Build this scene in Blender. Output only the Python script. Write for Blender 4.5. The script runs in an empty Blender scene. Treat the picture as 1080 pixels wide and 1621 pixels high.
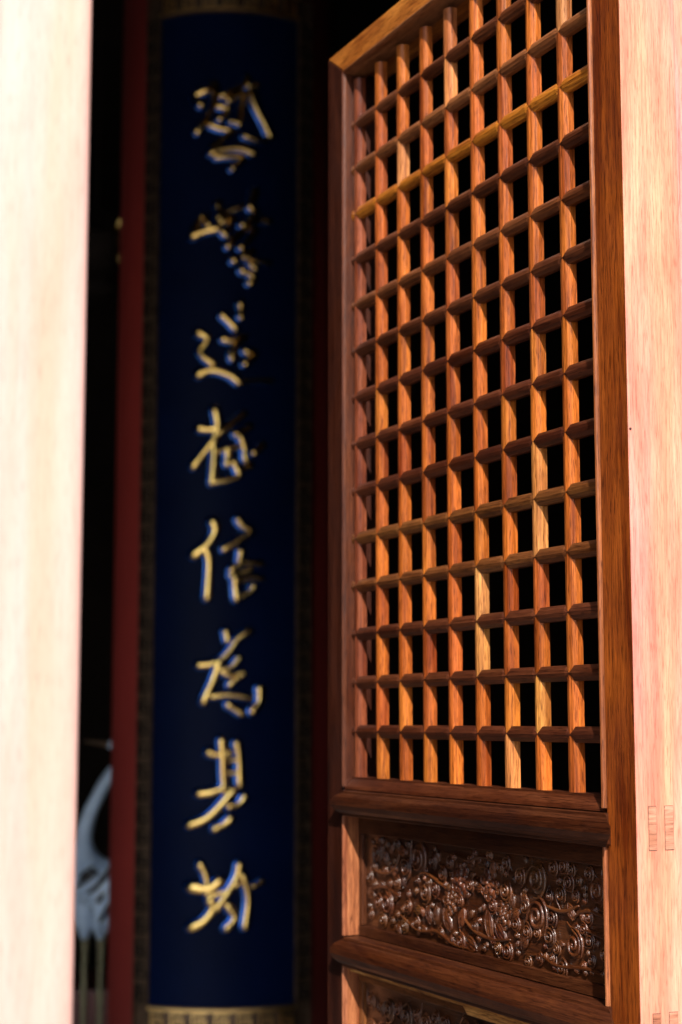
import bpy, bmesh, math, random
from mathutils import Vector, Matrix, Quaternion
random.seed(7)
R = math.radians
scene = bpy.context.scene
COL = scene.collection

# ---------------------------------------------------------------- camera
cam_d = bpy.data.cameras.new('camera'); cam = bpy.data.objects.new('camera', cam_d); COL.objects.link(cam)
cam.location = (0, 0, 1.45); cam.rotation_euler = (R(90 + 7.056), 0, 0)
cam_d.sensor_fit = 'VERTICAL'; cam_d.sensor_height = 36; cam_d.sensor_width = 24
cam_d.lens = 36 * 2652.1 / 1621
cam_d.clip_start = 0.05; cam_d.clip_end = 3000
cam_d.dof.use_dof = True; cam_d.dof.focus_distance = 1.78; cam_d.dof.aperture_fstop = 4.8
scene.camera = cam
# ---------------------------------------------------------------- light
SUN_AZ, SUN_EL = 3.5, 37.0         # degrees right of straight behind the camera, above the horizon
w = bpy.data.worlds.new('World'); scene.world = w; w.use_nodes = True
nt = w.node_tree; bg = nt.nodes['Background']
sky = nt.nodes.new('ShaderNodeTexSky'); sky.sky_type = 'NISHITA'; sky.sun_disc = False
sky.sun_elevation = R(SUN_EL); sky.sun_rotation = R(180 - SUN_AZ)
nt.links.new(sky.outputs[0], bg.inputs[0]); bg.inputs[1].default_value = 0.15
sun_d = bpy.data.lights.new('sun', 'SUN'); sun_d.energy = 4.2; sun_d.angle = R(0.53); sun_d.color = (1, .93, .84)
sun = bpy.data.objects.new('sun', sun_d); COL.objects.link(sun); sun.location = (2, -6, 8)
sv = Vector((math.cos(R(SUN_EL)) * math.sin(R(SUN_AZ)), -math.cos(R(SUN_EL)) * math.cos(R(SUN_AZ)), math.sin(R(SUN_EL))))
sun.rotation_euler = sv.to_track_quat('Z', 'Y').to_euler()
scene.view_settings.view_transform = 'Standard'; scene.view_settings.look = 'None'
scene.view_settings.exposure = 1.12; scene.view_settings.gamma = 1; scene.view_settings.use_curve_mapping = False

# ---------------------------------------------------------------- materials
def nodes(name):
    m = bpy.data.materials.new(name); m.use_nodes = True
    n = m.node_tree.nodes; return m, n, m.node_tree.links, n['Principled BSDF']
def noise(n, l, vec, scale, detail=4, rough=.6, dist=0):
    t = n.new('ShaderNodeTexNoise'); t.inputs['Scale'].default_value = scale; t.inputs['Detail'].default_value = detail
    t.inputs['Roughness'].default_value = rough; t.inputs['Distortion'].default_value = dist; l.new(vec, t.inputs['Vector']); return t.outputs['Fac']
def ramp(n, l, fac, stops):
    r = n.new('ShaderNodeValToRGB'); e = r.color_ramp.elements
    while len(e) < len(stops): e.new(.5)
    for k, (p, c) in zip(e, stops): k.position = p; k.color = (*c, 1) if len(c) == 3 else c
    l.new(fac, r.inputs[0]); return r.outputs[0]
def mix(n, l, fac, a, b, mode='MIX'):
    m = n.new('ShaderNodeMix'); m.data_type = 'RGBA'; m.blend_type = mode
    for s, v in ((m.inputs[0], fac), (m.inputs[6], a), (m.inputs[7], b)):
        if hasattr(v, 'links'): l.new(v, s)
        else: s.default_value = v if not isinstance(v, tuple) else ((*v, 1) if len(v) == 3 else v)
    return m.outputs[2]
def wood(name, axis, base=None, rough=.36, coat=.25, streak=1.0, bump=.25, dark=(.45, .33, .26), pore=.55, spec=.22, hue=None):
    """grain runs along the local axis; the tone is the object's own colour unless base is given"""
    m, n, l, p = nodes(name)
    tc = n.new('ShaderNodeTexCoord'); oi = n.new('ShaderNodeObjectInfo')
    sc = n.new('ShaderNodeVectorMath'); sc.operation = 'SCALE'; sc.inputs[0].default_value = (37, 53, 71); l.new(oi.outputs['Random'], sc.inputs['Scale'])
    ad = n.new('ShaderNodeVectorMath'); l.new(tc.outputs['Object'], ad.inputs[0]); l.new(sc.outputs[0], ad.inputs[1])
    def mp(a, c):
        q = n.new('ShaderNodeMapping'); s = [c, c, c]; s[axis] = a; q.inputs['Scale'].default_value = s; l.new(ad.outputs[0], q.inputs[0]); return q.outputs[0]
    broad = noise(n, l, mp(2.2, 26), 1.0, 5, .6, 1.2)
    fine = noise(n, l, mp(14, 420), 1.0, 4, .65, .4)
    pores = noise(n, l, mp(60, 900), 1.0, 2, .5)
    mott = noise(n, l, mp(9, 16), 1.0, 5, .6, .5)
    base_c = oi.outputs['Color'] if base is None else base
    c = mix(n, l, ramp(n, l, broad, [(.36, (1,) * 3), (.62, (0,) * 3)]), base_c, mix(n, l, 1.0, base_c, dark, 'MULTIPLY'))
    c = mix(n, l, streak * .75, c, ramp(n, l, fine, [(.3, (.42, .33, .28)), (.55, (1, 1, 1)), (.75, (1.22, 1.2, 1.1))]), 'MULTIPLY')
    c = mix(n, l, streak * .6, c, ramp(n, l, mott, [(.3, (.7, .55, .48)), (.6, (1.12, 1.1, 1.05))]), 'MULTIPLY')
    c = mix(n, l, pore, c, ramp(n, l, pores, [(.34, (.25, .18, .15)), (.45, (1, 1, 1)), (.62, (1, 1, 1)), (.72, (1.3, 1.25, 1.2))]), 'MULTIPLY')
    if hue: c = mix(n, l, 1.0, c, ramp(n, l, noise(n, l, mp(.9, 11), 1.0, 3, .5, 1.5), [(.35, hue[0]), (.5, (1, 1, 1)), (.66, hue[1])]), 'MULTIPLY')
    l.new(c, p.inputs['Base Color'])
    l.new(ramp(n, l, mott, [(.3, (rough * 1.35,) * 3), (.7, (rough * .8,) * 3)]), p.inputs['Roughness'])
    p.inputs['Coat Weight'].default_value = coat; p.inputs['Coat Roughness'].default_value = .18; p.inputs['Specular IOR Level'].default_value = spec
    b = n.new('ShaderNodeBump'); b.inputs['Strength'].default_value = bump; b.inputs['Distance'].default_value = .0012
    hm = n.new('ShaderNodeMath'); hm.operation = 'ADD'; l.new(fine, hm.inputs[0]); l.new(pores, hm.inputs[1]); l.new(hm.outputs[0], b.inputs['Height'])
    l.new(b.outputs[0], p.inputs['Normal']); return m
def plain(name, c, rough=.6, metal=0, spec=.5, var=.3, scale=6, bump=.1, coat=0):
    m, n, l, p = nodes(name); tc = n.new('ShaderNodeTexCoord')
    f = noise(n, l, tc.outputs['Object'], scale, 6, .6)
    lo = tuple(v * (1 - var) for v in c); hi = tuple(min(1, v * (1 + var)) for v in c)
    l.new(ramp(n, l, f, [(.3, lo), (.7, hi)]), p.inputs['Base Color'])
    p.inputs['Roughness'].default_value = rough; p.inputs['Metallic'].default_value = metal
    p.inputs['Specular IOR Level'].default_value = spec; p.inputs['Coat Weight'].default_value = coat; p.inputs['Coat Roughness'].default_value = .08
    if bump:
        b = n.new('ShaderNodeBump'); b.inputs['Strength'].default_value = bump; b.inputs['Distance'].default_value = .004
        l.new(noise(n, l, tc.outputs['Object'], scale * 9, 4), b.inputs['Height']); l.new(b.outputs[0], p.inputs['Normal'])
    return m
M = {
 'up': wood('lacquered_wood_upright_grain', 2, rough=.42, coat=.10, streak=1.2, pore=.8, dark=(.40, .28, .22), bump=.35), 'along': wood('lacquered_wood_level_grain', 0, rough=.40, coat=.12, streak=1.2, pore=.8, dark=(.42, .30, .22), bump=.35),
 'carved': wood('carved_lacquered_wood', 0, rough=.3, coat=.45, streak=1.0, bump=.6, spec=.5),
 'raw': wood('unlacquered_raw_wood', 2, base=(.56, .265, .185), rough=.55, coat=0, streak=.6, bump=.25, dark=(.82, .60, .62), pore=.4, hue=((.97, .84, 1.02), (1.02, .97, .84))),  # bare unlacquered wood of the door edge and jamb
 'raw_pale': wood('pale_raw_wood', 2, base=(.45, .285, .25), rough=.55, coat=0, streak=.15, bump=.2, dark=(.92, .85, .8), pore=.2, hue=((1, .96, .98), (1.0, .93, .82))),  # less saturated bare wood for the left leaf's edge
 'tenon': wood('tenon_end_grain', 1, base=(.52, .255, .17), rough=.6, coat=0, streak=.8, bump=.5, pore=.5),
 'gap': plain('open_joint_shadow_gap', (.03, .012, .008), .8),
 'gold': plain('polished_gilt', (1.0, .64, .21), .06, 1, var=.12, scale=30, bump=.15),
 'old_gold': plain('worn_gilt', (.75, .50, .20), .28, 1, var=.3, scale=30, bump=.5),
 'blue': plain('blue_lacquer', (.0007, .0045, .026), .5, 0, .05, var=.25, scale=3, bump=.05, coat=0),
 'blue_rim': plain('blue_lacquer_sky_sheen', (.008, .075, .36), .2, .9, .5, var=.2, scale=8, bump=.05, coat=.5),  # same lacquer in a brighter metallic blue, sky sheen put into its colour
 'bronze': plain('dull_gilt_brown', (.11, .07, .045), .3, .7, var=.5, scale=40, bump=.5),
 'red': plain('red_column_paint', (.22, .024, .020), .5, var=.15, scale=2, bump=.08, coat=.05),
 'darkred': plain('dark_red_lacquer', (.10, .006, .008), .4, var=.3),
 'stone': plain('courtyard_stone', (.58, .53, .46), .85, var=.3, scale=2, bump=.4),
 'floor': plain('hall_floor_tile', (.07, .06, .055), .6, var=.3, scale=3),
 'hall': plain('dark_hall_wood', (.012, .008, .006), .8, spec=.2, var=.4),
 'wall': plain('facade_timber', (.10, .045, .03), .7, var=.3),
 'white': plain('white_enamel_sky_tint', (.50, .66, .92), .35, 0, var=.15, scale=14, bump=.3),  # white tinted blue, the sky light is put into its colour
 'black': plain('black_enamel', (.01, .01, .013), .3, var=.3),
 'legs': plain('verdigris_bronze', (.28, .26, .16), .4, .7, var=.3, scale=60, bump=.5),
}
# ---------------------------------------------------------------- helpers
def empty(name, loc, rz, label, cat, group=None):
    o = bpy.data.objects.new(name, None); COL.objects.link(o); o.location = loc; o.rotation_euler = (0, 0, rz); o.empty_display_size = .1
    o['label'] = label; o['category'] = cat
    if group: o['group'] = group
    return o
def link(name, me, parent=None, tone=None, label=None):
    o = bpy.data.objects.new(name, me); COL.objects.link(o); o.parent = parent
    if tone: o.color = (*tone, 1)
    if label: o['label'] = label
    return o
def mesh(name, verts, faces, mat, smooth=False, mats=None, mi=None):
    me = bpy.data.meshes.new(name); me.from_pydata([tuple(v) for v in verts], [], faces)
    for m in (mats or [mat]): me.materials.append(m)
    if mi: me.polygons.foreach_set('material_index', mi)
    bm = bmesh.new(); bm.from_mesh(me); bmesh.ops.recalc_face_normals(bm, faces=bm.faces); bm.to_mesh(me); bm.free()
    if smooth: me.polygons.foreach_set('use_smooth', [True] * len(me.polygons))
    me.update(); return me
def from_bm(name, bm, mat, smooth=False):
    me = bpy.data.meshes.new(name); bmesh.ops.recalc_face_normals(bm, faces=bm.faces)
    bm.to_mesh(me); bm.free(); me.materials.append(mat)
    if smooth: me.polygons.foreach_set('use_smooth', [True] * len(me.polygons))
    return me
def box_me(name, a, b, mat, bev=.0015, seg=2):
    bm = bmesh.new(); bmesh.ops.create_cube(bm, size=1)
    for v in bm.verts: v.co = Vector([(a[i] + b[i]) / 2 + v.co[i] * (b[i] - a[i]) for i in range(3)])
    if bev: bmesh.ops.bevel(bm, geom=bm.edges[:], offset=bev, segments=seg, affect='EDGES', profile=.6)
    return from_bm(name, bm, mat)
def sweep(name, prof, ends, mat, smooth=False, caps=True):
    """prof: list of (a, b); ends: list of functions (a, b) -> point, one per station"""
    n = len(prof); vs = []; fs = []
    for fn in ends: vs += [fn(a, b) for a, b in prof]
    for s in range(len(ends) - 1):
        for i in range(n): j = (i + 1) % n; fs.append((s * n + i, s * n + j, (s + 1) * n + j, (s + 1) * n + i))
    if caps: fs += [tuple(range(n)), tuple(range((len(ends) - 1) * n, len(ends) * n))]
    return mesh(name, vs, fs, mat, smooth)
def tube_geo(vs, fs, pts, rad, seg=10, flat=1.0, nrm=None, cap=True):
    """rounded tube through pts; flat squashes it along nrm"""
    pts = [Vector(p) for p in pts]; base = len(vs); k = len(pts); prev = None
    rings = []
    for i, p in enumerate(pts):
        t = (pts[min(i + 1, k - 1)] - pts[max(i - 1, 0)]).normalized()
        nn = Vector(nrm) if nrm is not None else (prev if prev is not None else (Vector((1, 0, 0)) if abs(t.x) < .8 else Vector((0, 1, 0))))
        nn = (nn - t * nn.dot(t)).normalized(); prev = nn; bb = t.cross(nn)
        rings.append((p, t, nn, bb, rad[i]))
    seq = []
    if cap:
        p, t, nn, bb, r = rings[0]; seq += [(p - t * r * math.cos(a), nn, bb, r * math.sin(a)) for a in (R(18), R(50))]
    seq += [(p, nn, bb, r) for p, t, nn, bb, r in rings]
    if cap:
        p, t, nn, bb, r = rings[-1]; seq += [(p + t * r * math.cos(a), nn, bb, r * math.sin(a)) for a in (R(50), R(18))]
    for p, nn, bb, r in seq:
        for j in range(seg):
            a = 2 * math.pi * j / seg; vs.append(p + nn * (r * flat * math.cos(a)) + bb * (r * math.sin(a)))
    for s in range(len(seq) - 1):
        for j in range(seg):
            q = (j + 1) % seg; fs.append((base + s * seg + j, base + s * seg + q, base + (s + 1) * seg + q, base + (s + 1) * seg + j))
    fs.append(tuple(base + j for j in range(seg))); e = base + (len(seq) - 1) * seg; fs.append(tuple(e + j for j in range(seg)))
def smooth_line(pts, n=5):
    out = []; m = len(pts)
    for i in range(m - 1):
        p0, p1, p2, p3 = pts[max(i - 1, 0)], pts[i], pts[i + 1], pts[min(i + 2, m - 1)]
        for s in range(n):
            t = s / n
            out.append(tuple(.5 * ((2 * b) + (-a + c) * t + (2 * a - 5 * b + 4 * c - d) * t * t + (-a + 3 * b - 3 * c + d) * t ** 3) for a, b, c, d in zip(p0, p1, p2, p3)))
    out.append(tuple(pts[-1])); return out
def structure(o): o['kind'] = 'structure'; return o
def poly_prism(name, pts, axis_lo, axis_hi, mat):
    """outline in x-z, thickness along y"""
    n = len(pts); vs = [(x, axis_lo, z) for x, z in pts] + [(x, axis_hi, z) for x, z in pts]
    fs = [tuple(range(n)), tuple(range(2 * n - 1, n - 1, -1))] + [(i, (i + 1) % n, n + (i + 1) % n, n + i) for i in range(n)]
    return mesh(name, vs, fs, mat)
def bevel_me(me, off=.0012, seg=2):
    bm = bmesh.new(); bm.from_mesh(me); bmesh.ops.bevel(bm, geom=[e for e in bm.edges if len(e.link_faces) == 2 and e.calc_face_angle() > .35], offset=off, segments=seg, affect='EDGES', profile=.6)
    bm.to_mesh(me); bm.free(); return me



# ---------------------------------------------------------------- the hall, in a frame turned along its front
HALL = Matrix.Translation((-.18, 1.56, 0)) @ Matrix.Rotation(R(15), 4, 'Z')   # x along the front, y into the hall
def hall_box(name, a, b, mat, bev=0):
    o = link(name, box_me(name, a, b, mat, bev)); o.matrix_world = HALL; return o
structure(link('ground', mesh('ground', [(-1500, -1500, -.02), (1500, -1500, -.02), (1500, 1500, -.02), (-1500, 1500, -.02)], [(0, 1, 2, 3)], M['stone'])))
structure(link('wall_reflection_blocker', box_me('wall_reflection_blocker', (-2.5, -15.5, -.02), (30, -15, 7.5), M['wall'], 0)))  # unseen wall added behind the camera to darken reflections and low sky
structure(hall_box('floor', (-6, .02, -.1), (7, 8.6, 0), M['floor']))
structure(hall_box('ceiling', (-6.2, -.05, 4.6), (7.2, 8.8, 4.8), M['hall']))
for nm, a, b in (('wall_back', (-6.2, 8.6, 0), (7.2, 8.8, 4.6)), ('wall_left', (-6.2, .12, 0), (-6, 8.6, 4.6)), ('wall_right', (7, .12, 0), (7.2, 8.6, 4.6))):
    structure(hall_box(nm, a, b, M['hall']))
structure(hall_box('wall_front_left', (-6.2, .0, 0), (-3.6, .12, 4.6), M['wall']))
structure(hall_box('wall_front_right', (.86, .0, 0), (7.2, .12, 4.6), M['wall']))
structure(hall_box('lintel', (-3.6, .0, 2.95), (.86, .12, 4.6), M['wall']))  # spans an unseen open bay left of the door, added to admit daylight
# ---------------------------------------------------------------- the open door leaf on the right
# leaf frame: x from the hinge-less far edge towards the near edge, -y out of the carved face, z up
PSI = .444606; CELL = .065; B = 1.45 - .08102         # B: height of the lattice sill
leaf = empty('lattice_door', (.01939, 2.26462, 0), PSI - math.pi / 2,
             'brown wooden lattice door leaf standing open, with carved cloud and flower panels below', 'door', 'open door leaves of the hall')
T0, T1 = -.068, .652; F = -.010; BACK = .060; IN0, IN1 = -.0165, .600; TOP = 1.026; TIN = .991; BOT = -B + .03
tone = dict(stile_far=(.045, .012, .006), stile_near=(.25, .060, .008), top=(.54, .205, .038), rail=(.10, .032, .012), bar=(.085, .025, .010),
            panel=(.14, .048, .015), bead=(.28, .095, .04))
def stile(name, t0, t1, mitre_in, col, rawside):
    """upright with mitred top; the narrow outer side is bare wood on the near stile"""
    pts = [(t0, BOT), (t1, BOT), (t1, B + (TIN if mitre_in > 0 else TOP)), (t0, B + (TOP if mitre_in > 0 else TIN))]
    me = bevel_me(poly_prism(name, pts, F, BACK, M['up']), .0022, 3)
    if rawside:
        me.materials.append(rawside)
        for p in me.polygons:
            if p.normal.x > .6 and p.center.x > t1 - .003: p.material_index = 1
    return link(name, me, leaf, col)
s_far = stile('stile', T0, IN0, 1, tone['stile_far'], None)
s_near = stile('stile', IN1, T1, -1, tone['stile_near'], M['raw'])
s_near['label'] = 'near stile with its bare sunlit edge'
# top rail, mitred into both stiles
me = bevel_me(poly_prism('top_rail', [(T0 + .0006, B + TOP), (IN0 + .0006, B + TIN), (IN1 - .0006, B + TIN), (T1 - .0006, B + TOP)], F + .0004, BACK - .0004, M['along']), .0015)
link('top_rail', me, leaf, tone['top'])
# moulding round the lattice: a lip on the stile face, then a slope down to the lattice plane
def slope_prof(side):
    # a: distance into the opening, b: y
    return [(-.001, F + .004), (0, F - .0015), (.0012, F - .0032), (.0032, F - .0036), (.005, F - .0022), (.0058, F + .001), (.0062, .004), (.0066, .022), (-.001, .022)]
pr = slope_prof(1); zs, zt = B + .004, B + TIN
def bead_mesh(kind):
    if kind == 'far': E = [lambda a, b: (IN0 + a, b, zs - .012), lambda a, b: (IN0 + a, b, zt - a)]
    elif kind == 'near': E = [lambda a, b: (IN1 - a, b, zs - .012), lambda a, b: (IN1 - a, b, zt - a)]
    else: E = [lambda a, b: (IN0 + a, b, zt - a), lambda a, b: (IN1 - a, b, zt - a)]
    return sweep('moulding', pr, E, M['along' if kind == 'top' else 'up'])
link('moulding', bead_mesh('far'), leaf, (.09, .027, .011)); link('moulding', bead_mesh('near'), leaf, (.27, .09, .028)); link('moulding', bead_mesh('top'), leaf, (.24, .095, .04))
# lattice
def vprof(wd, d, rise):
    h = wd / 2
    return [(-h, rise + .001), (-h * .96, rise - .0006), (-h + .0034, .0018), (-h + .0046, .0011), (0, 0), (h - .0046, .0011), (h - .0034, .0018), (h * .96, rise - .0006), (h, rise + .001), (h, d), (-h, d)]
VW, HW, DEP = .0190, .0172, .0125
vp = vprof(VW, DEP, .0050); hp = vprof(HW, DEP - .002, .0046)
seg_me = sweep('lattice_upright', vp, [lambda a, b: (a, b, 0), lambda a, b: (a, b, CELL)], M['up'], caps=False)
end_me = sweep('lattice_upright', vp, [lambda a, b: (a, b, -.006), lambda a, b: (a, b, CELL)], M['up'], caps=False)
def wob(c, s): k = 1 + random.uniform(-s, s); return tuple(min(1, v * k * (1 + random.uniform(-s, s) * .35)) for v in c)
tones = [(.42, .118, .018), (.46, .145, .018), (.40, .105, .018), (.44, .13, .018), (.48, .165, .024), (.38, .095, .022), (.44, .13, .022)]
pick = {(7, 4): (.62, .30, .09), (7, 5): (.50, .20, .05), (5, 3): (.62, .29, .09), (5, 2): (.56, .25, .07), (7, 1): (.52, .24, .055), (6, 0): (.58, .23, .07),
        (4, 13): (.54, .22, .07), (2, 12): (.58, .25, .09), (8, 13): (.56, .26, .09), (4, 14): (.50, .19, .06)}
for k in range(10):
    for j in range(15):
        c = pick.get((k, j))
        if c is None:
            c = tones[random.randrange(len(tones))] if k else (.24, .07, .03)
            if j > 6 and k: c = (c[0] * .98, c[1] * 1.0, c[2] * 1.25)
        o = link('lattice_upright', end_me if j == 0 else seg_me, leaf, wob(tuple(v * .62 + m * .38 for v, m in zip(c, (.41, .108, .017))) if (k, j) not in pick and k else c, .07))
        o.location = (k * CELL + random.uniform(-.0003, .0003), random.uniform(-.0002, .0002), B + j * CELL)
def station(x, q):
    # level bars are notched to a point where they cross the uprights
    return lambda a, b: (x, b - .0010 * q - .0004, a * (.46 + .54 * q))
st = []
for k in range(10):
    x = k * CELL
    if k: st.append(station(x - .0068, 1))
    st += [station(x - (.0008 if k else 0), 0), station(x + .0008, 0)] if k < 9 else [station(x, 0)]
    if k < 9: st.append(station(x + .0068, 1))
st = [station(-.0098, .9)] + st + [station(.5935, .9)]
bar_me = sweep('lattice_bar', hp, st, M['along'])
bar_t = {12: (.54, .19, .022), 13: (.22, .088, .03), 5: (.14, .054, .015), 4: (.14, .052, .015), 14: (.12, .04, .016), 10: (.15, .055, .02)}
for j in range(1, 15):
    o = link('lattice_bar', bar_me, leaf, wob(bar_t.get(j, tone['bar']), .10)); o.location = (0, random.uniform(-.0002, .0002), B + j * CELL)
# lattice sill: sloping strip under the bars, then the protruding rails
sp = [(.0045, -.0005), (.002, -.0005), (-.0075, F + .001), (-.0115, F - .001), (-.0125, F + .004), (-.0125, .022), (.0045, .022)]   # (height, y)
link('lattice_sill', sweep('lattice_sill', sp, [lambda a, b: (-.008 if a > -.004 else IN0 + .006, b, B + a), lambda a, b: (.591 if a > -.004 else IN1 - .006, b, B + a)], M['along']), leaf, (.09, .026, .010))
def rail(h1, h0, col, name='rail'):
    """protruding rail with rounded nose and pointed ends over the mouldings"""
    hm = (h1 + h0) / 2; hh = (h1 - h0) / 2
    prof = [(hm + hh, F + .012), (hm + hh, F - .004), (hm + hh * .94, F - .0055), (hm + hh * .78, F - .006), (hm + hh * .72, F - .0085), (hm + hh * .5, F - .0125), (hm + hh * .2, F - .0145), (hm - hh * .15, F - .0148),
            (hm - hh * .5, F - .0125), (hm - hh * .72, F - .0085), (hm - hh * .78, F - .006), (hm - hh * .94, F - .0055), (hm - hh, F - .004), (hm - hh, F + .012)]
    def tip(z, y): return max(0, (F - .004) - y) * 1.3 + (1 - abs(z - hm) / hh) * .013
    return link(name, sweep(name, prof, [lambda a, b: (IN0 + .013 - tip(a, b), b, B + a), lambda a, b: (IN1 + .003 + tip(a, b), b, B + a)], M['along']), leaf, col)
rail(-.0128, -.0465, (.060, .018, .007)); rail(-.2035, -.2425, (.085, .026, .009)); rail(-.80, -.84, tone['rail'])
# solid inner core of the rails and the boards behind the relief
def part_box(name, t0, t1, y0, y1, h0, h1, mat, col, bev=.001): return link(name, box_me(name, (t0, y0, B + h0), (t1, y1, B + h1), mat, bev), leaf, col)
for h1, h0 in ((-.014, -.045), (-.2045, -.2415), (-.801, -.839), (-1.25, -1.336)): part_box('rail_core', IN0 + .0005, IN1 - .0005, F + .0125 if h0 > -1 else F + .001, BACK - .002, h0, h1, M['along'], tone['rail'])
# near-side bead below the lattice, as on the lattice opening
for h1, h0 in ((-.047, -.203), (-.243, -.799)):
    for tt, sgn in ((IN0, 1), (IN1, -1)):
        pf = [(.0, F + .002), (0, F - .0012), (.0014, F - .003), (.0034, F - .0032), (.005, F - .0016), (.0055, F + .003)]
        link('bead', sweep('bead', pf, [lambda a, b: (tt + sgn * a, b, B + h0), lambda a, b: (tt + sgn * a, b, B + h1)], M['up']), leaf, (.40, .15, .06) if sgn < 0 else (.36, .14, .07))
        # side strip lining the recess
        link('recess_lining', box_me('recess_lining', (min(tt, tt + sgn * .0052), F + .003, B + h0), (max(tt, tt + sgn * .0052), .03, B + h1), M['up'], 0), leaf, (.36, .14, .06))
# ---------------------------------------------------------------- carved panels
PY = .016    # depth of the carved ground
def panel(h0, h1, f0, f1, col, frame_col):
    p = link('carved_panel', box_me('carved_panel', (IN0 + .0055, PY, B + h0), (IN1 - .0055, .03, B + h1), M['carved'], 0), leaf, col)
    def strip(a0, a1, z0, z1, y, m='along'): link('panel_border', box_me('panel_border', (a0, y, B + z0), (a1, PY + .001, B + z1), M[m], .0012), p, frame_col)
    strip(IN0 + .006, IN1 - .006, f1, h1, PY - .0065); strip(IN0 + .006, IN1 - .006, h0, f0, PY - .0065)
    strip(IN0 + .006, IN0 + .016, f0 + .0005, f1 - .0005, PY - .0062, 'up'); strip(IN1 - .016, IN1 - .006, f0 + .0005, f1 - .0005, PY - .0062, 'up')
    return p
def ridge(name, pl, rads, par, col, flat=1.0, seg=8):
    vs, fs = [], []
    tube_geo(vs, fs, pl, rads, seg, flat, (0, 1, 0)); return link(name, mesh(name, vs, fs, M['carved'], True), par, col)
def dome_geo(vs, fs, cx, cz, a, b, h, rot=0, y=PY, rings=5, seg=14, groove=0):
    base = len(vs); vs.append((cx, y - h, cz)); cr, sr = math.cos(rot), math.sin(rot)
    for i in range(1, rings + 1):
        q = i / rings; yy = y - h * math.sqrt(max(0, 1 - q * q)) + (0 if i < rings else .002)
        for j in range(seg):
            t = 2 * math.pi * j / seg; ux, uz = a * q * math.cos(t), b * q * math.sin(t)
            g = groove * math.exp(-(uz / (b * .18)) ** 2) if groove else 0
            vs.append((cx + ux * cr - uz * sr, yy + g, cz + ux * sr + uz * cr))
    for j in range(seg): fs.append((base, base + 1 + j, base + 1 + (j + 1) % seg))
    for i in range(rings - 1):
        for j in range(seg):
            k = (j + 1) % seg; s = base + 1 + i * seg; fs.append((s + j, s + k, s + seg + k, s + seg + j))
def scroll(cx, cz, r, d, par, col, tail=True, ang0=None):
    """a cloud curl: rolled spiral ridge on a low swelling, with an outer lip and a trailing tail"""
    vs, fs = [], []; a0 = random.uniform(0, 6.28) if ang0 is None else ang0; pts = []; rad = []; N = 34; turns = 1.75
    for i in range(N):
        q = i / (N - 1); a = a0 + d * q * turns * 2 * math.pi; rr = r * (.10 + .90 * q ** .85)
        pts.append((cx + rr * math.cos(a), PY - .0026 - .001 * (1 - q) , cz + rr * math.sin(a))); rad.append(r * (.065 + .045 * math.sin(q * 3.1)) + .0005)
    if tail:
        t = Vector((-math.sin(a), 0, math.cos(a))) * d
        for s in (.5, 1.0, 1.6, 2.2):
            pts.append((pts[N - 1][0] + t.x * r * s * .8, PY - .003 + .0008 * s, pts[N - 1][2] + t.z * r * s * .8 + random.uniform(-.1, .1) * r)); rad.append((r * .1 + .0006) * (1 - s * .34))
    tube_geo(vs, fs, pts, rad, 8, 1.25, (0, 1, 0)); dome_geo(vs, fs, cx, cz, r * 1.3, r * 1.3, .0032, 0, PY + .0006)
    # outer lip: an arc hugging the curl
    b0 = random.uniform(-.6, .6) + (0 if d > 0 else math.pi) * 0
    arc = [(cx + r * 1.38 * math.cos(b0 + u), PY - .0028, cz + r * 1.38 * math.sin(b0 + u)) for u in [x * .22 - 1.3 for x in range(13)]]
    tube_geo(vs, fs, arc, [(.0006 + r * .065 * math.sin((i + .5) / 13 * math.pi)) for i in range(13)], 8, 1.5, (0, 1, 0))
    return link('cloud_scroll', mesh('cloud_scroll', vs, fs, M['carved'], True), par, col)
def flower(cx, cz, r, par, col, a0=0):
    vs, fs = [], []
    for ring, (n, rr, pr, h) in enumerate(((7, .80, .38, .0036), (5, .45, .32, .0052), (3, .16, .22, .0064))):
        for i in range(n):
            a = a0 + ring * .5 + i * 2 * math.pi / n; x, z = cx + r * rr * math.cos(a), cz + r * rr * math.sin(a)
            dome_geo(vs, fs, x, z, r * pr, r * pr * .85, h, a)
            lip = [(x + r * pr * .8 * math.cos(a + u), PY - h * .62, z + r * pr * .8 * math.sin(a + u)) for u in (-1.3, -.9, -.45, 0, .45, .9, 1.3)]
            tube_geo(vs, fs, lip, [.0006, .0009, .0011, .0012, .0011, .0009, .0006], 6, 1.3, (0, 1, 0))
    return link('carved_flower', mesh('carved_flower', vs, fs, M['carved'], True), par, col)
def carved_leaf(cx, cz, r, ang, par, col):
    vs, fs = [], []; dome_geo(vs, fs, cx, cz, r * 1.15, r * .5, .0048, R(ang), PY, 6, 18, groove=.002)
    c, s = math.cos(R(ang)), math.sin(R(ang))
    for k in (-1, 1):
        pl = [(cx + c * u * r - s * k * r * .55 * (1 - u * u * .8), PY - .0024, cz + s * u * r + c * k * r * .55 * (1 - u * u * .8)) for u in (-1, -.6, -.2, .2, .6, 1.05)]
        tube_geo(vs, fs, pl, [.0006, .001, .0013, .0013, .001, .0005], 6, 1.2, (0, 1, 0))
    return link('carved_leaf', mesh('carved_leaf', vs, fs, M['carved'], True), par, col)
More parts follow.
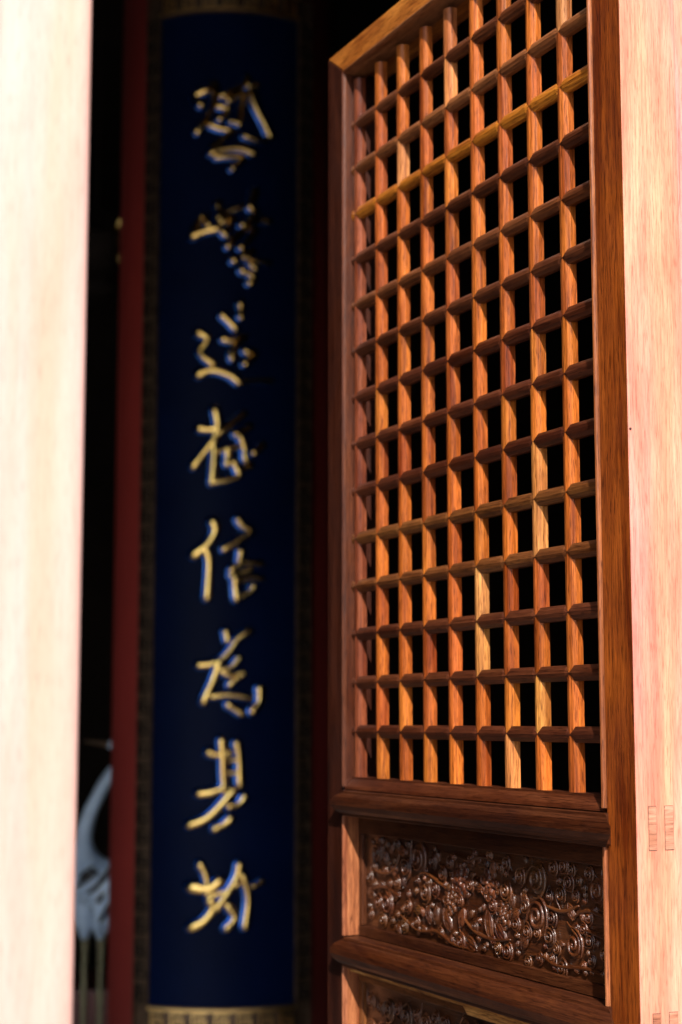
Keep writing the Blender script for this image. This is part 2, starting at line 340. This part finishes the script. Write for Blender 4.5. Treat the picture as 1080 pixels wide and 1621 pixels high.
SP = [(0.0363, -0.0932, 0.012, 1), (0.0926, -0.0784, 0.0074, -1), (0.1162, -0.1059, 0.0122, 1), (0.1231, -0.0764, 0.0049, 1), (0.1495, -0.0913, 0.0175, -1), (0.188, -0.0929, 0.0089, 1), (0.0644, -0.1552, 0.0137, 1), (0.1224, -0.1526, 0.0079, -1), (0.0923, -0.1263, 0.008, 1), (0.0145, -0.1251, 0.0083, 1), (0.1684, -0.1317, 0.0113, 1), (0.1782, -0.119, 0.0065, -1), (0.2129, -0.1057, 0.0088, 1), (0.2315, -0.0911, 0.0076, -1), (0.3498, -0.0877, 0.0072, -1), (0.3613, -0.1128, 0.011, 1), (0.4262, -0.0937, 0.016, 1), (0.3926, -0.0938, 0.0092, -1), (0.4616, -0.0789, 0.0079, 1), (0.4754, -0.1064, 0.0088, 1), (0.4533, -0.1098, 0.0058, -1), (0.4978, -0.0787, 0.0062, 1), (0.5304, -0.0799, 0.0076, -1), (0.5458, -0.0962, 0.013, 1), (0.4277, -0.1347, 0.0175, 1), (0.4576, -0.1329, 0.0089, -1), (0.4022, -0.1266, 0.0081, 1), (0.4521, -0.153, 0.0104, -1), (0.4665, -0.1643, 0.0067, 1), (0.4068, -0.1528, 0.008, -1), (0.4272, -0.1519, 0.0063, 1), (0.5002, -0.1564, 0.0138, 1), (0.5305, -0.1491, 0.0075, -1), (0.529, -0.1254, 0.0066, 1), (0.3324, -0.1321, 0.0072, 1), (0.3834, -0.1473, 0.0076, -1), (0.2571, -0.1809, 0.0086, 1), (0.3641, -0.1793, 0.0092, -1), (0.3425, -0.1778, 0.006, 1), (0.1454, -0.1699, 0.0066, 1)]
FL = [(0.2582, -0.1107, 0.0138), (0.3245, -0.1092, 0.0123), (0.3569, -0.1406, 0.011), (0.2308, -0.1377, 0.0104)]
LF = [(0.2244, -0.1586, 0.0116, -60), (0.2605, -0.1534, 0.0097, 70), (0.3236, -0.1538, 0.0122, -80), (0.3483, -0.1593, 0.011, -40), (0.381, -0.1368, 0.0081, 30), (0.2805, -0.181, 0.0113, -20), (0.1966, -0.1571, 0.0088, 80), (0.4013, -0.1641, 0.0091, 60), (0.1777, -0.1576, 0.0089, -70), (0.3333, -0.0904, 0.0072, 60), (0.4024, -0.1185, 0.0075, -50), (0.376, -0.1237, 0.0071, 80)]
pc = (.085, .028, .009)
p1 = panel(-.2035, -.0465, -.190, -.070, pc, (.07, .022, .008))
def shiftz(t, z): return z
for x, z, r, d in SP: scroll(x, B + z, r * .95, d, p1, wob((.105, .034, .010), .2))
for i, (x, z, r) in enumerate(FL): flower(x, B + z, r * 1.4, p1, wob((.11, .036, .011), .2), i)
for x, z, r, a in LF: carved_leaf(x, B + z, r * 1.25, a, p1, wob((.105, .034, .010), .2))
rf = random.Random(11); used = [(x, z, r * 1.5) for x, z, r, *_ in SP + FL + LF]; cnt = 0
for _ in range(9000):
    x, z, r = rf.uniform(.012, .572), rf.uniform(-.186, -.075), rf.choice((.0028, .0036, .0045, .0058, .0072, .0085))
    if all((x - a) ** 2 + (z - b) ** 2 > (r * 1.35 + c) ** 2 * .5 for a, b, c in used):
        used.append((x, z, r * 1.5)); cnt += 1
        if cnt % 3: scroll(x, B + z, r, rf.choice((1, -1)), p1, wob((.105, .034, .010), .25))
        else: carved_leaf(x, B + z, r * 1.3, rf.uniform(0, 180), p1, wob((.105, .034, .010), .25))
    if cnt > 125: break
# flowing stems that tie the relief together
for pl in ([(.10, -.165), (.15, -.18), (.2, -.176), (.24, -.186), (.29, -.187)], [(.26, -.15), (.29, -.165), (.33, -.17), (.37, -.166)], [(.02, -.112), (.05, -.118), (.085, -.112), (.1, -.09)], [(.02, -.14), (.06, -.135), (.1, -.143)],
           [(.40, -.178), (.44, -.176), (.47, -.182), (.53, -.178), (.575, -.185)], [(.5, -.128), (.53, -.118), (.575, -.125)], [(.51, -.138), (.54, -.14), (.575, -.146)], [(.24, -.08), (.28, -.085), (.31, -.078), (.35, -.083)],
           [(.14, -.118), (.17, -.108), (.21, -.118), (.23, -.124)], [(.44, -.12), (.48, -.124), (.51, -.115)]):
    q = smooth_line([(x, PY - .002, B + z) for x, z in pl], 6); ridge('carved_stem', q, [.0008 + .0016 * math.sin((i + .3) / len(q) * 3) for i in range(len(q))], p1, (.105, .034, .010), 1.3)
# lower panel: a lighter board with a stepped cloud-head edge over a second carving
p2 = panel(-.799, -.243, -.785, -.262, (.12, .045, .018), (.20, .08, .025))
rnd = random.Random(3)
for i in range(46):
    x = .02 + (i % 23) * .0246 + rnd.uniform(-.004, .004); z = -.285 - (i // 23) * .034 + rnd.uniform(-.005, .005)
    scroll(x, B + z, rnd.uniform(.007, .0125), rnd.choice((1, -1)), p2, wob((.15, .055, .022), .25))
edge = [(.006, -.2435), (.594, -.2435), (.594, -.287), (.47, -.287), (.455, -.277), (.415, -.277), (.405, -.268), (.375, -.268), (.365, -.258), (.30, -.258), (.29, -.2495), (.006, -.2495)]
me = bevel_me(poly_prism('cusped_valance', [(x if x > .01 else IN0 + .006, B + z) for x, z in edge], -.003, PY - .0064, M['along']), .0012)
link('cusped_valance', me, p2, (.72, .38, .12))
link('plain_panel', box_me('plain_panel', (IN0 + .0055, .012, B - 1.2495), (IN1 - .0055, .03, B - .8405), M['along'], .001), leaf, tone['rail'])
nail = []; nf = []
tube_geo(nail, nf, [(T1 - .004, -.0078, B + .373), (T1 + .0004, -.0078, B + .373)], [.0014, .0013], 8)
link('nail_head', mesh('nail_head', nail, nf, M['gap']), leaf)
# through tenons of the two rails in the bare edge (wood end-grain a hair proud, in an open joint)
for h0, h1 in ((-.047, -.0045), (-.246, -.2037)):
    for y0, y1 in ((.004, .013), (.0235, .0335)):
        j = link('tenon', box_me('tenon', (T1 - .01, y0, B + h0), (T1 + .0006, y1, B + h1), M['tenon'], .0002, 1), leaf)
        link('joint_line', box_me('joint_line', (T1 - .01, y0 - .0004, B + h0 - .0006), (T1 + .0003, y1 + .0003, B + h1 + .0005), M['gap'], 0), j)
# ---------------------------------------------------------------- the jamb behind the near stile
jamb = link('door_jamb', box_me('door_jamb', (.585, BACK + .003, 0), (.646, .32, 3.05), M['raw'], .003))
jamb.location = leaf.location; jamb.rotation_euler = leaf.rotation_euler
jamb['label'] = 'sunlit bare wooden jamb at the far right, just behind the edge of the lattice door'; jamb['category'] = 'door jamb'
# ---------------------------------------------------------------- the left leaf: a copy of frame and lattice, turned edge-on
leaf2 = empty('lattice_door', (0, 0, 0), 0, 'very pale sunlit edge of the open door leaf close by at the left', 'door', 'open door leaves of the hall')
ang = math.atan2(-.98716, .1597)
leaf2.rotation_euler = (0, 0, ang)
dx = Vector((math.cos(ang), math.sin(ang), 0)); dy = Vector((-math.sin(ang), math.cos(ang), 0))
corner = Vector((-.1819, 1.17, 0))        # right-hand near corner (BACK side faces the opening)
leaf2.location = corner - dx * T1 - dy * BACK
for o in list(leaf.children):
    if o.name.startswith(('tenon', 'carved_panel')): continue
    c = o.copy(); COL.objects.link(c); c.parent = leaf2
    if o is s_near:
        pts = [(IN1, BOT), (T1, BOT), (T1, B + TOP), (IN1, B + TIN)]
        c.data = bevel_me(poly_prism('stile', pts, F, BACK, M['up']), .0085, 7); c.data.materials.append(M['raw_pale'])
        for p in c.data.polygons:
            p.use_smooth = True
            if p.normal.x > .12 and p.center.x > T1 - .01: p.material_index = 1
        c.data.set_sharp_from_angle(angle=R(40))
        c['label'] = 'pale bare edge'
for h0, h1 in ((-.2035, -.0465), (-.799, -.243)):
    link('board', box_me('board', (IN0 + .0055, PY, B + h0), (IN1 - .0055, .03, B + h1), M['along'], 0), leaf2, tone['panel'])
# ---------------------------------------------------------------- column and couplet board
CX, CY, CR, PRAD = -.357, 5.2, .346, .358
colm = empty('column', (CX, CY, 0), 0, 'thick round red painted column inside the dark hall, behind the blue couplet board', 'column')
def lathe(name, prof, mat, par, seg=64, loc=None):
    vs = [(r * math.cos(2 * math.pi * j / seg), r * math.sin(2 * math.pi * j / seg), z) for r, z in prof for j in range(seg)]
    fs = [(s * seg + j, s * seg + (j + 1) % seg, (s + 1) * seg + (j + 1) % seg, (s + 1) * seg + j) for s in range(len(prof) - 1) for j in range(seg)]
    fs += [tuple(range(seg)), tuple((len(prof) - 1) * seg + j for j in range(seg))]
    o = link(name, mesh(name, vs, fs, mat, False), par)
    for p in o.data.polygons: p.use_smooth = len(p.vertices) == 4
    if loc: o.location = loc
    return o
lathe('shaft', [(CR, .22), (CR, 4.6)], M['red'], colm)
lathe('base_drum', [(.42, 0), (.44, .03), (.46, .10), (.42, .18), (.36, .215), (.36, .22)], M['floor'], colm)
board = empty('couplet_board', (CX, CY, 0), 0, 'tall curved blue board with eight gilt brush-written characters, hung on the red column', 'signboard')
ZB, ZT = .645, 3.572; A0, A1 = -31.6, 38.4; FW = 9.0
def cyl(a, r, z): return (r * math.sin(R(a)), -r * math.cos(R(a)), z)
def arc_slab(name, a0, a1, r0, r1, z0, z1, mat, par, n=None, bev=0):
    n = n or max(1, int((a1 - a0) / 2.5)); vs, fs = [], []
    for i in range(n + 1):
        a = a0 + (a1 - a0) * i / n; vs += [cyl(a, r0, z0), cyl(a, r1, z0), cyl(a, r1, z1), cyl(a, r0, z1)]
    for i in range(n):
        for j in range(4): k = (j + 1) % 4; fs.append((4 * i + j, 4 * i + k, 4 * i + 4 + k, 4 * i + 4 + j))
    fs += [(0, 1, 2, 3), tuple(4 * n + j for j in range(4))]
    return link(name, mesh(name, vs, fs, mat), par)
f = arc_slab('board_face', A0, A1, CR + .001, PRAD, ZB, ZT, M['blue'], board, 40)
for p in f.data.polygons: p.use_smooth = True
f.data.set_sharp_from_angle(angle=R(30))
fz0, fz1 = ZB - .078, ZT + .078
fr = [arc_slab('frame', A0 - FW, A0, CR + .001, PRAD + .006, fz0, fz1, M['bronze'], board), arc_slab('frame', A1, A1 + FW, CR + .001, PRAD + .006, fz0, fz1, M['bronze'], board),
      arc_slab('frame', A0 + .02, A1 - .02, CR + .001, PRAD + .0055, ZT + .0005, fz1, M['bronze'], board), arc_slab('frame', A0 + .02, A1 - .02, CR + .001, PRAD + .0055, fz0, ZB - .0005, M['bronze'], board)]
# gilt fillets beside the border
for a in (A0 - 1.1, A0 - FW + .3, A1 + .2, A1 + FW - 1.2): arc_slab('fillet', a, a + .9, PRAD + .005, PRAD + .011, fz0, fz1, M['bronze'], fr[0] if a < 0 else fr[1], 1)
for z in (ZT + .006, ZT + .066, ZB - .012, ZB - .07): arc_slab('fillet', A0, A1, PRAD + .005, PRAD + .0105, z, z + .008, M['old_gold'], fr[2] if z > 2 else fr[3])
# key-pattern blocks of the border
def fret(name, seed):
    vs, fs = [], []
    def bx(x0, x1, z0, z1):
        b = len(vs); vs.extend([(x, y, z) for y in (0, -.008) for x, z in ((x0, z0), (x1, z0), (x1, z1), (x0, z1))])
        fs.extend([(b + 4, b + 5, b + 6, b + 7), (b, b + 1, b + 5, b + 4), (b + 1, b + 2, b + 6, b + 5), (b + 2, b + 3, b + 7, b + 6), (b + 3, b, b + 4, b + 7)])
    bx(-.020, .020, .019, .024); bx(-.020, -.015, -.02, .019); bx(-.015, .02, -.02, -.015); bx(.015, .02, -.015, .008); bx(-.006, .015, .003, .008); bx(-.006, -.001, -.006, .003)
    return mesh(name, vs, fs, M['hall'])
fm = fret('key_block', 1)
fm_gold = fm.copy(); fm_gold.materials[0] = M['old_gold']
nb = int((ZT - ZB) / .0635)
for s, a in ((0, A0 - FW / 2), (1, A1 + FW / 2)):
    for i in range(nb + 1):
        o = link('key_block', fm, fr[s]); z = ZB + .03 + i * (ZT - ZB - .06) / nb; o.location = cyl(a, PRAD + .005, z); o.rotation_euler = (0, 0, R(a))
for s, z in ((2, ZT + .039), (3, ZB - .039)):
    for i in range(7):
        a = A0 + 5 + i * 10; o = link('key_block', fm_gold, fr[s]); o.location = cyl(a, PRAD + .0045, z); o.rotation_euler = (0, 0, R(a))
CHARS = [
 [(1, [(-3.89, 3.3435), (-2.94, 3.3126), (-4.36, 3.2668), (-7.33, 3.233), (-11.55, 3.1983)]), (1, [(-7.49, 3.3271), (-12.69, 3.31), (-10.16, 3.2819)]), (0.9, [(0.35, 3.3086), (6.88, 3.3269), (11.04, 3.3497), (11.92, 3.3694)]), (0.8, [(16.51, 3.3471), (12.86, 3.3429)]), (0.8, [(3.35, 3.2935), (6.3, 3.3076), (10.48, 3.3148), (9.04, 3.2681), (8.21, 3.2219)]), (0.9, [(-1.39, 3.2761), (3.39, 3.2648), (-0.73, 3.2358)]), (0.9, [(-5.19, 3.2191), (-1.28, 3.2072), (4.67, 3.1962), (-2.98, 3.152), (-4.74, 3.1294)]), (1, [(-4.15, 3.1312), (0.01, 3.1404), (8.3, 3.1456), (15.53, 3.1336)]), (0.8, [(-2.33, 3.1177), (4.78, 3.1199), (10.73, 3.1179), (5.42, 3.0821)]), (1.1, [(14.4, 3.3207), (16.59, 3.2759), (20.99, 3.2254), (23.56, 3.193)]), (0.7, [(23.56, 3.193), (19.17, 3.1741), (11.24, 3.1848)]), (0.7, [(4.63, 3.2286), (8.2, 3.2238)])],
 [(1.2, [(-12.8, 2.8793), (-7.34, 2.8907), (-1.4, 2.8993)]), (1, [(-12.5, 2.8829), (-10.42, 2.9198), (-7.72, 2.936), (-5.57, 2.9073)]), (0.9, [(-1.22, 2.9747), (-0.87, 2.9407), (-1.11, 2.8993)]), (0.8, [(-0.86, 2.9294), (3.24, 2.9503), (9.73, 2.9631)]), (0.8, [(0.34, 2.9181), (5.62, 2.9337), (3.89, 2.9071), (2.76, 2.8769), (0.38, 2.8918)]), (0.9, [(16.27, 3.019), (13.91, 2.9666), (16.34, 2.9565), (13.37, 2.9173), (7.48, 2.8739), (3.69, 2.8431)]), (0.8, [(10.39, 2.9105), (13.37, 2.9154), (18.2, 2.9311), (23.19, 2.9269)]), (0.9, [(15.8, 2.8977), (14.02, 2.8705), (9.88, 2.8407)]), (0.9, [(6.39, 2.8005), (11.1, 2.8186), (14.97, 2.8295)]), (0.8, [(14.72, 2.79), (16.54, 2.7796)]), (1, [(10.56, 2.7716), (13.55, 2.7633), (15.67, 2.7492), (14.18, 2.7355)]), (0.7, [(10.51, 2.8146), (17.12, 2.8024), (23.32, 2.8005)])],
 [(1.05, [(-9.81, 2.5834), (-5.59, 2.5622), (-9.1, 2.524), (-3.11, 2.4881)]), (1.1, [(-9.28, 2.4576), (-3.67, 2.4697), (4.53, 2.4551), (9.23, 2.4338)]), (0.6, [(9.23, 2.4338), (16.93, 2.4415), (24.95, 2.4433)]), (1, [(1.35, 2.6342), (7.26, 2.5959)]), (0.9, [(9.8, 2.6708), (9.86, 2.6299)]), (0.9, [(2.04, 2.5619), (6.72, 2.5588), (12.0, 2.573), (6.17, 2.5328), (5.92, 2.5032)]), (0.9, [(12.64, 2.5269), (16.84, 2.5209), (12.1, 2.4897)])],
 [(1.1, [(-1.72, 2.351), (-0.48, 2.3035), (-2.16, 2.2597), (-2.07, 2.2015), (-2.83, 2.1362)]), (1.05, [(-8.7, 2.2969), (-4.55, 2.2927), (-0.47, 2.2962)]), (1, [(-1.58, 2.2634), (-6.79, 2.2237), (-11.49, 2.1843)]), (0.8, [(0.13, 2.2816), (7.05, 2.3149), (11.69, 2.3414)]), (0.9, [(8.26, 2.2786), (14.4, 2.3037)]), (1, [(10.32, 2.2716), (11.82, 2.2427), (12.13, 2.2246), (12.45, 2.2064)]), (1, [(4.26, 2.2344), (4.03, 2.1907)]), (1.05, [(7.21, 2.1947), (9.58, 2.1623)]), (0.9, [(20.17, 2.2488), (16.57, 2.2257)]), (0.85, [(14.83, 2.187), (9.57, 2.1732)]), (0.8, [(-2.83, 2.1362), (4.97, 2.1436), (9.59, 2.155)]), (0.7, [(0.22, 2.2269), (1.95, 2.2306), (11.81, 2.2464)])],
 [(1.3, [(-2.07, 2.019), (-1.16, 1.9938), (-4.57, 1.9544), (-10.7, 1.9244)]), (1.15, [(-5.72, 1.9437), (-3.91, 1.9078), (-4.11, 1.8541), (-4.6, 1.8006)]), (0.9, [(9.47, 2.0268), (11.52, 2.0091), (15.36, 1.9935), (9.84, 1.9657), (2.96, 1.94)]), (1, [(10.75, 1.9335), (10.2, 1.9083)]), (0.8, [(6.49, 1.8793), (11.66, 1.9013), (20.55, 1.8991)]), (0.85, [(6.51, 1.865), (10.54, 1.8725), (15.19, 1.882)]), (1.1, [(8.25, 1.8544), (8.29, 1.8258), (8.9, 1.7974)]), (0.7, [(9.13, 1.8438), (14.63, 1.8587), (20.6, 1.856)]), (0.9, [(16.73, 1.8321), (14.69, 1.8158), (9.19, 1.7956)])],
 [(1, [(4.17, 1.6991), (4.77, 1.6779)]), (0.9, [(14.82, 1.7033), (9.63, 1.6799), (6.24, 1.6496), (1.71, 1.6195), (-3.42, 1.6072), (-8.05, 1.6055)]), (1.15, [(1.15, 1.6142), (-1.06, 1.5684), (-5.54, 1.5017)]), (0.85, [(2.33, 1.5896), (6.88, 1.6002), (10.28, 1.6268)]), (0.85, [(2.9, 1.586), (6.91, 1.5755), (12.64, 1.5845), (6.09, 1.5491)]), (0.75, [(-1.83, 1.5157), (5.85, 1.5192), (15.05, 1.5124)]), (0.9, [(5.6, 1.4912), (11.63, 1.4667)]), (1.1, [(20.04, 1.5372), (19.78, 1.5019), (16.56, 1.4737)])],
 [(1.05, [(2.63, 1.3895), (3.27, 1.339), (3.34, 1.2903), (3.39, 1.2591), (-2.25, 1.2435), (-7.39, 1.2399)]), (1.05, [(9.46, 1.3807), (10.65, 1.3389), (11.03, 1.2658)]), (1, [(-3.0, 1.3563), (0.99, 1.3494), (6.08, 1.3546)]), (0.7, [(3.85, 1.332), (9.52, 1.3354)]), (0.7, [(3.9, 1.2973), (10.13, 1.2989)]), (1.1, [(7.93, 1.2486), (1.78, 1.2038), (-4.4, 1.1692), (-11.59, 1.1515)]), (0.8, [(3.4, 1.2487), (8.49, 1.2521)]), (0.9, [(13.08, 1.2311), (10.82, 1.2104), (6.29, 1.2037)]), (1, [(6.91, 1.1691), (3.55, 1.152), (-0.1, 1.1417)])],
 [(1, [(-6.46, 1.0411), (-4.13, 1.0121), (-2.33, 0.9473)]), (1.5, [(-10.09, 0.9792), (-2.93, 0.9729), (2.1, 0.9951)]), (1.25, [(-1.76, 0.9439), (-0.59, 0.9201), (-4.48, 0.8859), (-10.17, 0.8667)]), (1.05, [(11.04, 1.0391), (9.95, 1.0084), (4.96, 0.9541), (1.09, 0.9201)]), (0.8, [(-1.77, 0.9541), (4.39, 0.9643), (11.11, 0.9877)]), (1, [(12.79, 1.0081), (14.55, 0.9702), (15.18, 0.929), (13.82, 0.8679)]), (1, [(6.12, 0.9267), (8.97, 0.8992), (7.87, 0.8789), (5.65, 0.8655)]), (0.6, [(17.43, 0.98), (21.54, 0.9929)])]]

for ch in CHARS:
    vs, fs, rv, rf = [], [], [], []
    for wd, pl in ch:
        q = smooth_line([(a, z) for a, z in pl], 5); n = len(q); r0 = .0105 * wd
        rad = [r0 * (.95 + .22 * math.cos(math.pi * i / (n - 1)) ** 2 - .15 * i / n) for i in range(n)]
        tube_geo(vs, fs, [cyl(a, PRAD + .008, z) for a, z in q], rad, 14, .7, (math.sin(R(q[n // 2][0])), -math.cos(R(q[n // 2][0])), 0))
        tube_geo(rv, rf, [cyl(a - 1.1, PRAD - .003, z) for a, z in q], [r + .007 for r in rad], 12, .5, (0, -1, 0))  # rim shifted left so its painted sheen shows on that side
    c = link('gilt_character', mesh('gilt_character', vs, fs, M['gold'], True), board)
    link('raised_rim', mesh('raised_rim', rv, rf, M['blue_rim'], True), c)
# ---------------------------------------------------------------- crane statue behind, red platform, lanterns
crane = empty('crane_statue', (-.93, 6.5, 0), 0, 'white and black crane statue on thin legs, half seen left of the red column', 'statue')
vs, fs = [], []
body = smooth_line([(.20, .04, .72), (.13, .02, .76), (.04, 0, .81), (-.02, 0, .86), (-.052, 0, .93), (-.055, 0, 1.0), (-.035, 0, 1.08), (-.005, 0, 1.15), (.035, 0, 1.225), (.085, 0, 1.29), (.09, 0, 1.335), (.072, 0, 1.358), (.05, 0, 1.352)], 4)
rb = [.03, .085, .12, .10, .058, .036, .028, .025, .023, .021, .022, .027, .018]; rr = []
for i in range(12): rr += [rb[i] + (rb[i + 1] - rb[i]) * s / 4 for s in range(4)]
rr.append(rb[-1]); tube_geo(vs, fs, body, rr, 16)
link('body', mesh('body', vs, fs, M['white'], True), crane)
def tubes(name, L, mat, par, flat=1, nrm=None):
    vs, fs = [], []
    for pl, rd in L: tube_geo(vs, fs, pl, rd, 8, flat, nrm)
    return link(name, mesh(name, vs, fs, mat, True), par)
tubes('beak', [([(.05, 0, 1.352), (0, -.002, 1.360), (-.06, -.003, 1.368)], [.014, .009, .003])], M['bronze'], crane)
tubes('crown', [([(.082, 0, 1.382), (.06, 0, 1.382)], [.012, .009])], M['darkred'], crane)
for x in (-.04, .022):
    g = tubes('leg', [(smooth_line([(x, -.0, .74), (x - .004, .02, .60), (x - .002, .0, .42), (x, 0, .12)], 4), [.042, .038, .030, .022, .016, .013, .012, .012, .015, .012, .011, .011, .011])], M['legs'], crane)
    tubes('thigh', [([(x, -.01, .80), (x - .004, -.005, .70), (x - .004, 0, .64)], [.062, .05, .02])], M['white'], g)
    tubes('foot', [([(x, 0, .125), (x + u * .05, -.07 + abs(u) * .02, .113)], [.012, .006]) for u in (-1, 0, 1)], M['legs'], g)
for k, (x0, z0, x1, z1) in enumerate(((-.05, .86, .0, .90), (-.06, .83, .02, .885), (-.03, .79, .05, .86), (0, .75, .06, .82), (.03, .70, .09, .80), (-.045, .775, -.01, .80), (.01, .82, .07, .90))):
    tubes('wing_feather', [([(x0, -.10, z0), ((x0 + x1) / 2, -.118, (z0 + z1) / 2), (x1, -.112, z1)], [.006, .011, .006])], M['black' if k != 5 else 'white'], crane, .6, (0, 1, 0))
for k in range(5):
    x = -.0 + k * .026; tubes('wing_feather', [([(x, -.10 + .002 * k, .86 - .01 * k), (x + .018, -.108, .76), (x + .022, -.07, .655 + .01 * k)], [.012, .019, .008])], M['white'], crane, .5, (0, 1, 0))
plinth = link('plinth', box_me('plinth', (-.22, -.2, 0), (.26, .2, .112), M['darkred'], .01)); plinth.location = (-.93, 6.5, 0)
plinth['label'] = 'low dark red block under the feet of the crane statue'; plinth['category'] = 'plinth'
plat = link('platform', box_me('platform', (-.9, -.3, 0), (.9, .3, .31), M['darkred'], .01)); plat.location = (-1.1, 7.6, 0)
plat['label'] = 'low dark red lacquer platform on the hall floor behind the crane statue'; plat['category'] = 'platform'
def lantern(loc, label, cord_top, sc=1.0):
    L = empty('hanging_lantern', loc, 0, label, 'lantern', 'dark lanterns with gilt fittings'); z = 0
    lathe('cage', [(.02, .16), (.13, .12), (.14, .10), (.11, .09), (.12, -.09), (.14, -.11), (.06, -.15), (.02, -.16)], M['hall'], L, 6)
    for i in range(6):
        a = R(60 * i + 10); k = tubes('gilt_hook', [(smooth_line([(.13 * math.cos(a), .13 * math.sin(a), .115), (.165 * math.cos(a), .165 * math.sin(a), .125), (.18 * math.cos(a), .18 * math.sin(a), .16)], 3), [.008] * 7)], M['gold'], L)
        tubes('gilt_drop', [([(.18 * math.cos(a), .18 * math.sin(a), .10), (.18 * math.cos(a), .18 * math.sin(a), -.02)], [.010, .006])], M['gold'], L)
    tubes('cord', [([(0, 0, .15), (0, 0, cord_top - loc[2])], [.006, .006])], M['hall'], L)
    return L
lantern((-1.02, 6.8, 3.33), 'dark hexagonal lantern with dim gilt hooks, hanging left of the red column', 4.6)
lantern((-.13, 6.4, 3.02), 'dark lantern with a faint gilt glint, hanging just right of the blue board', 4.6)
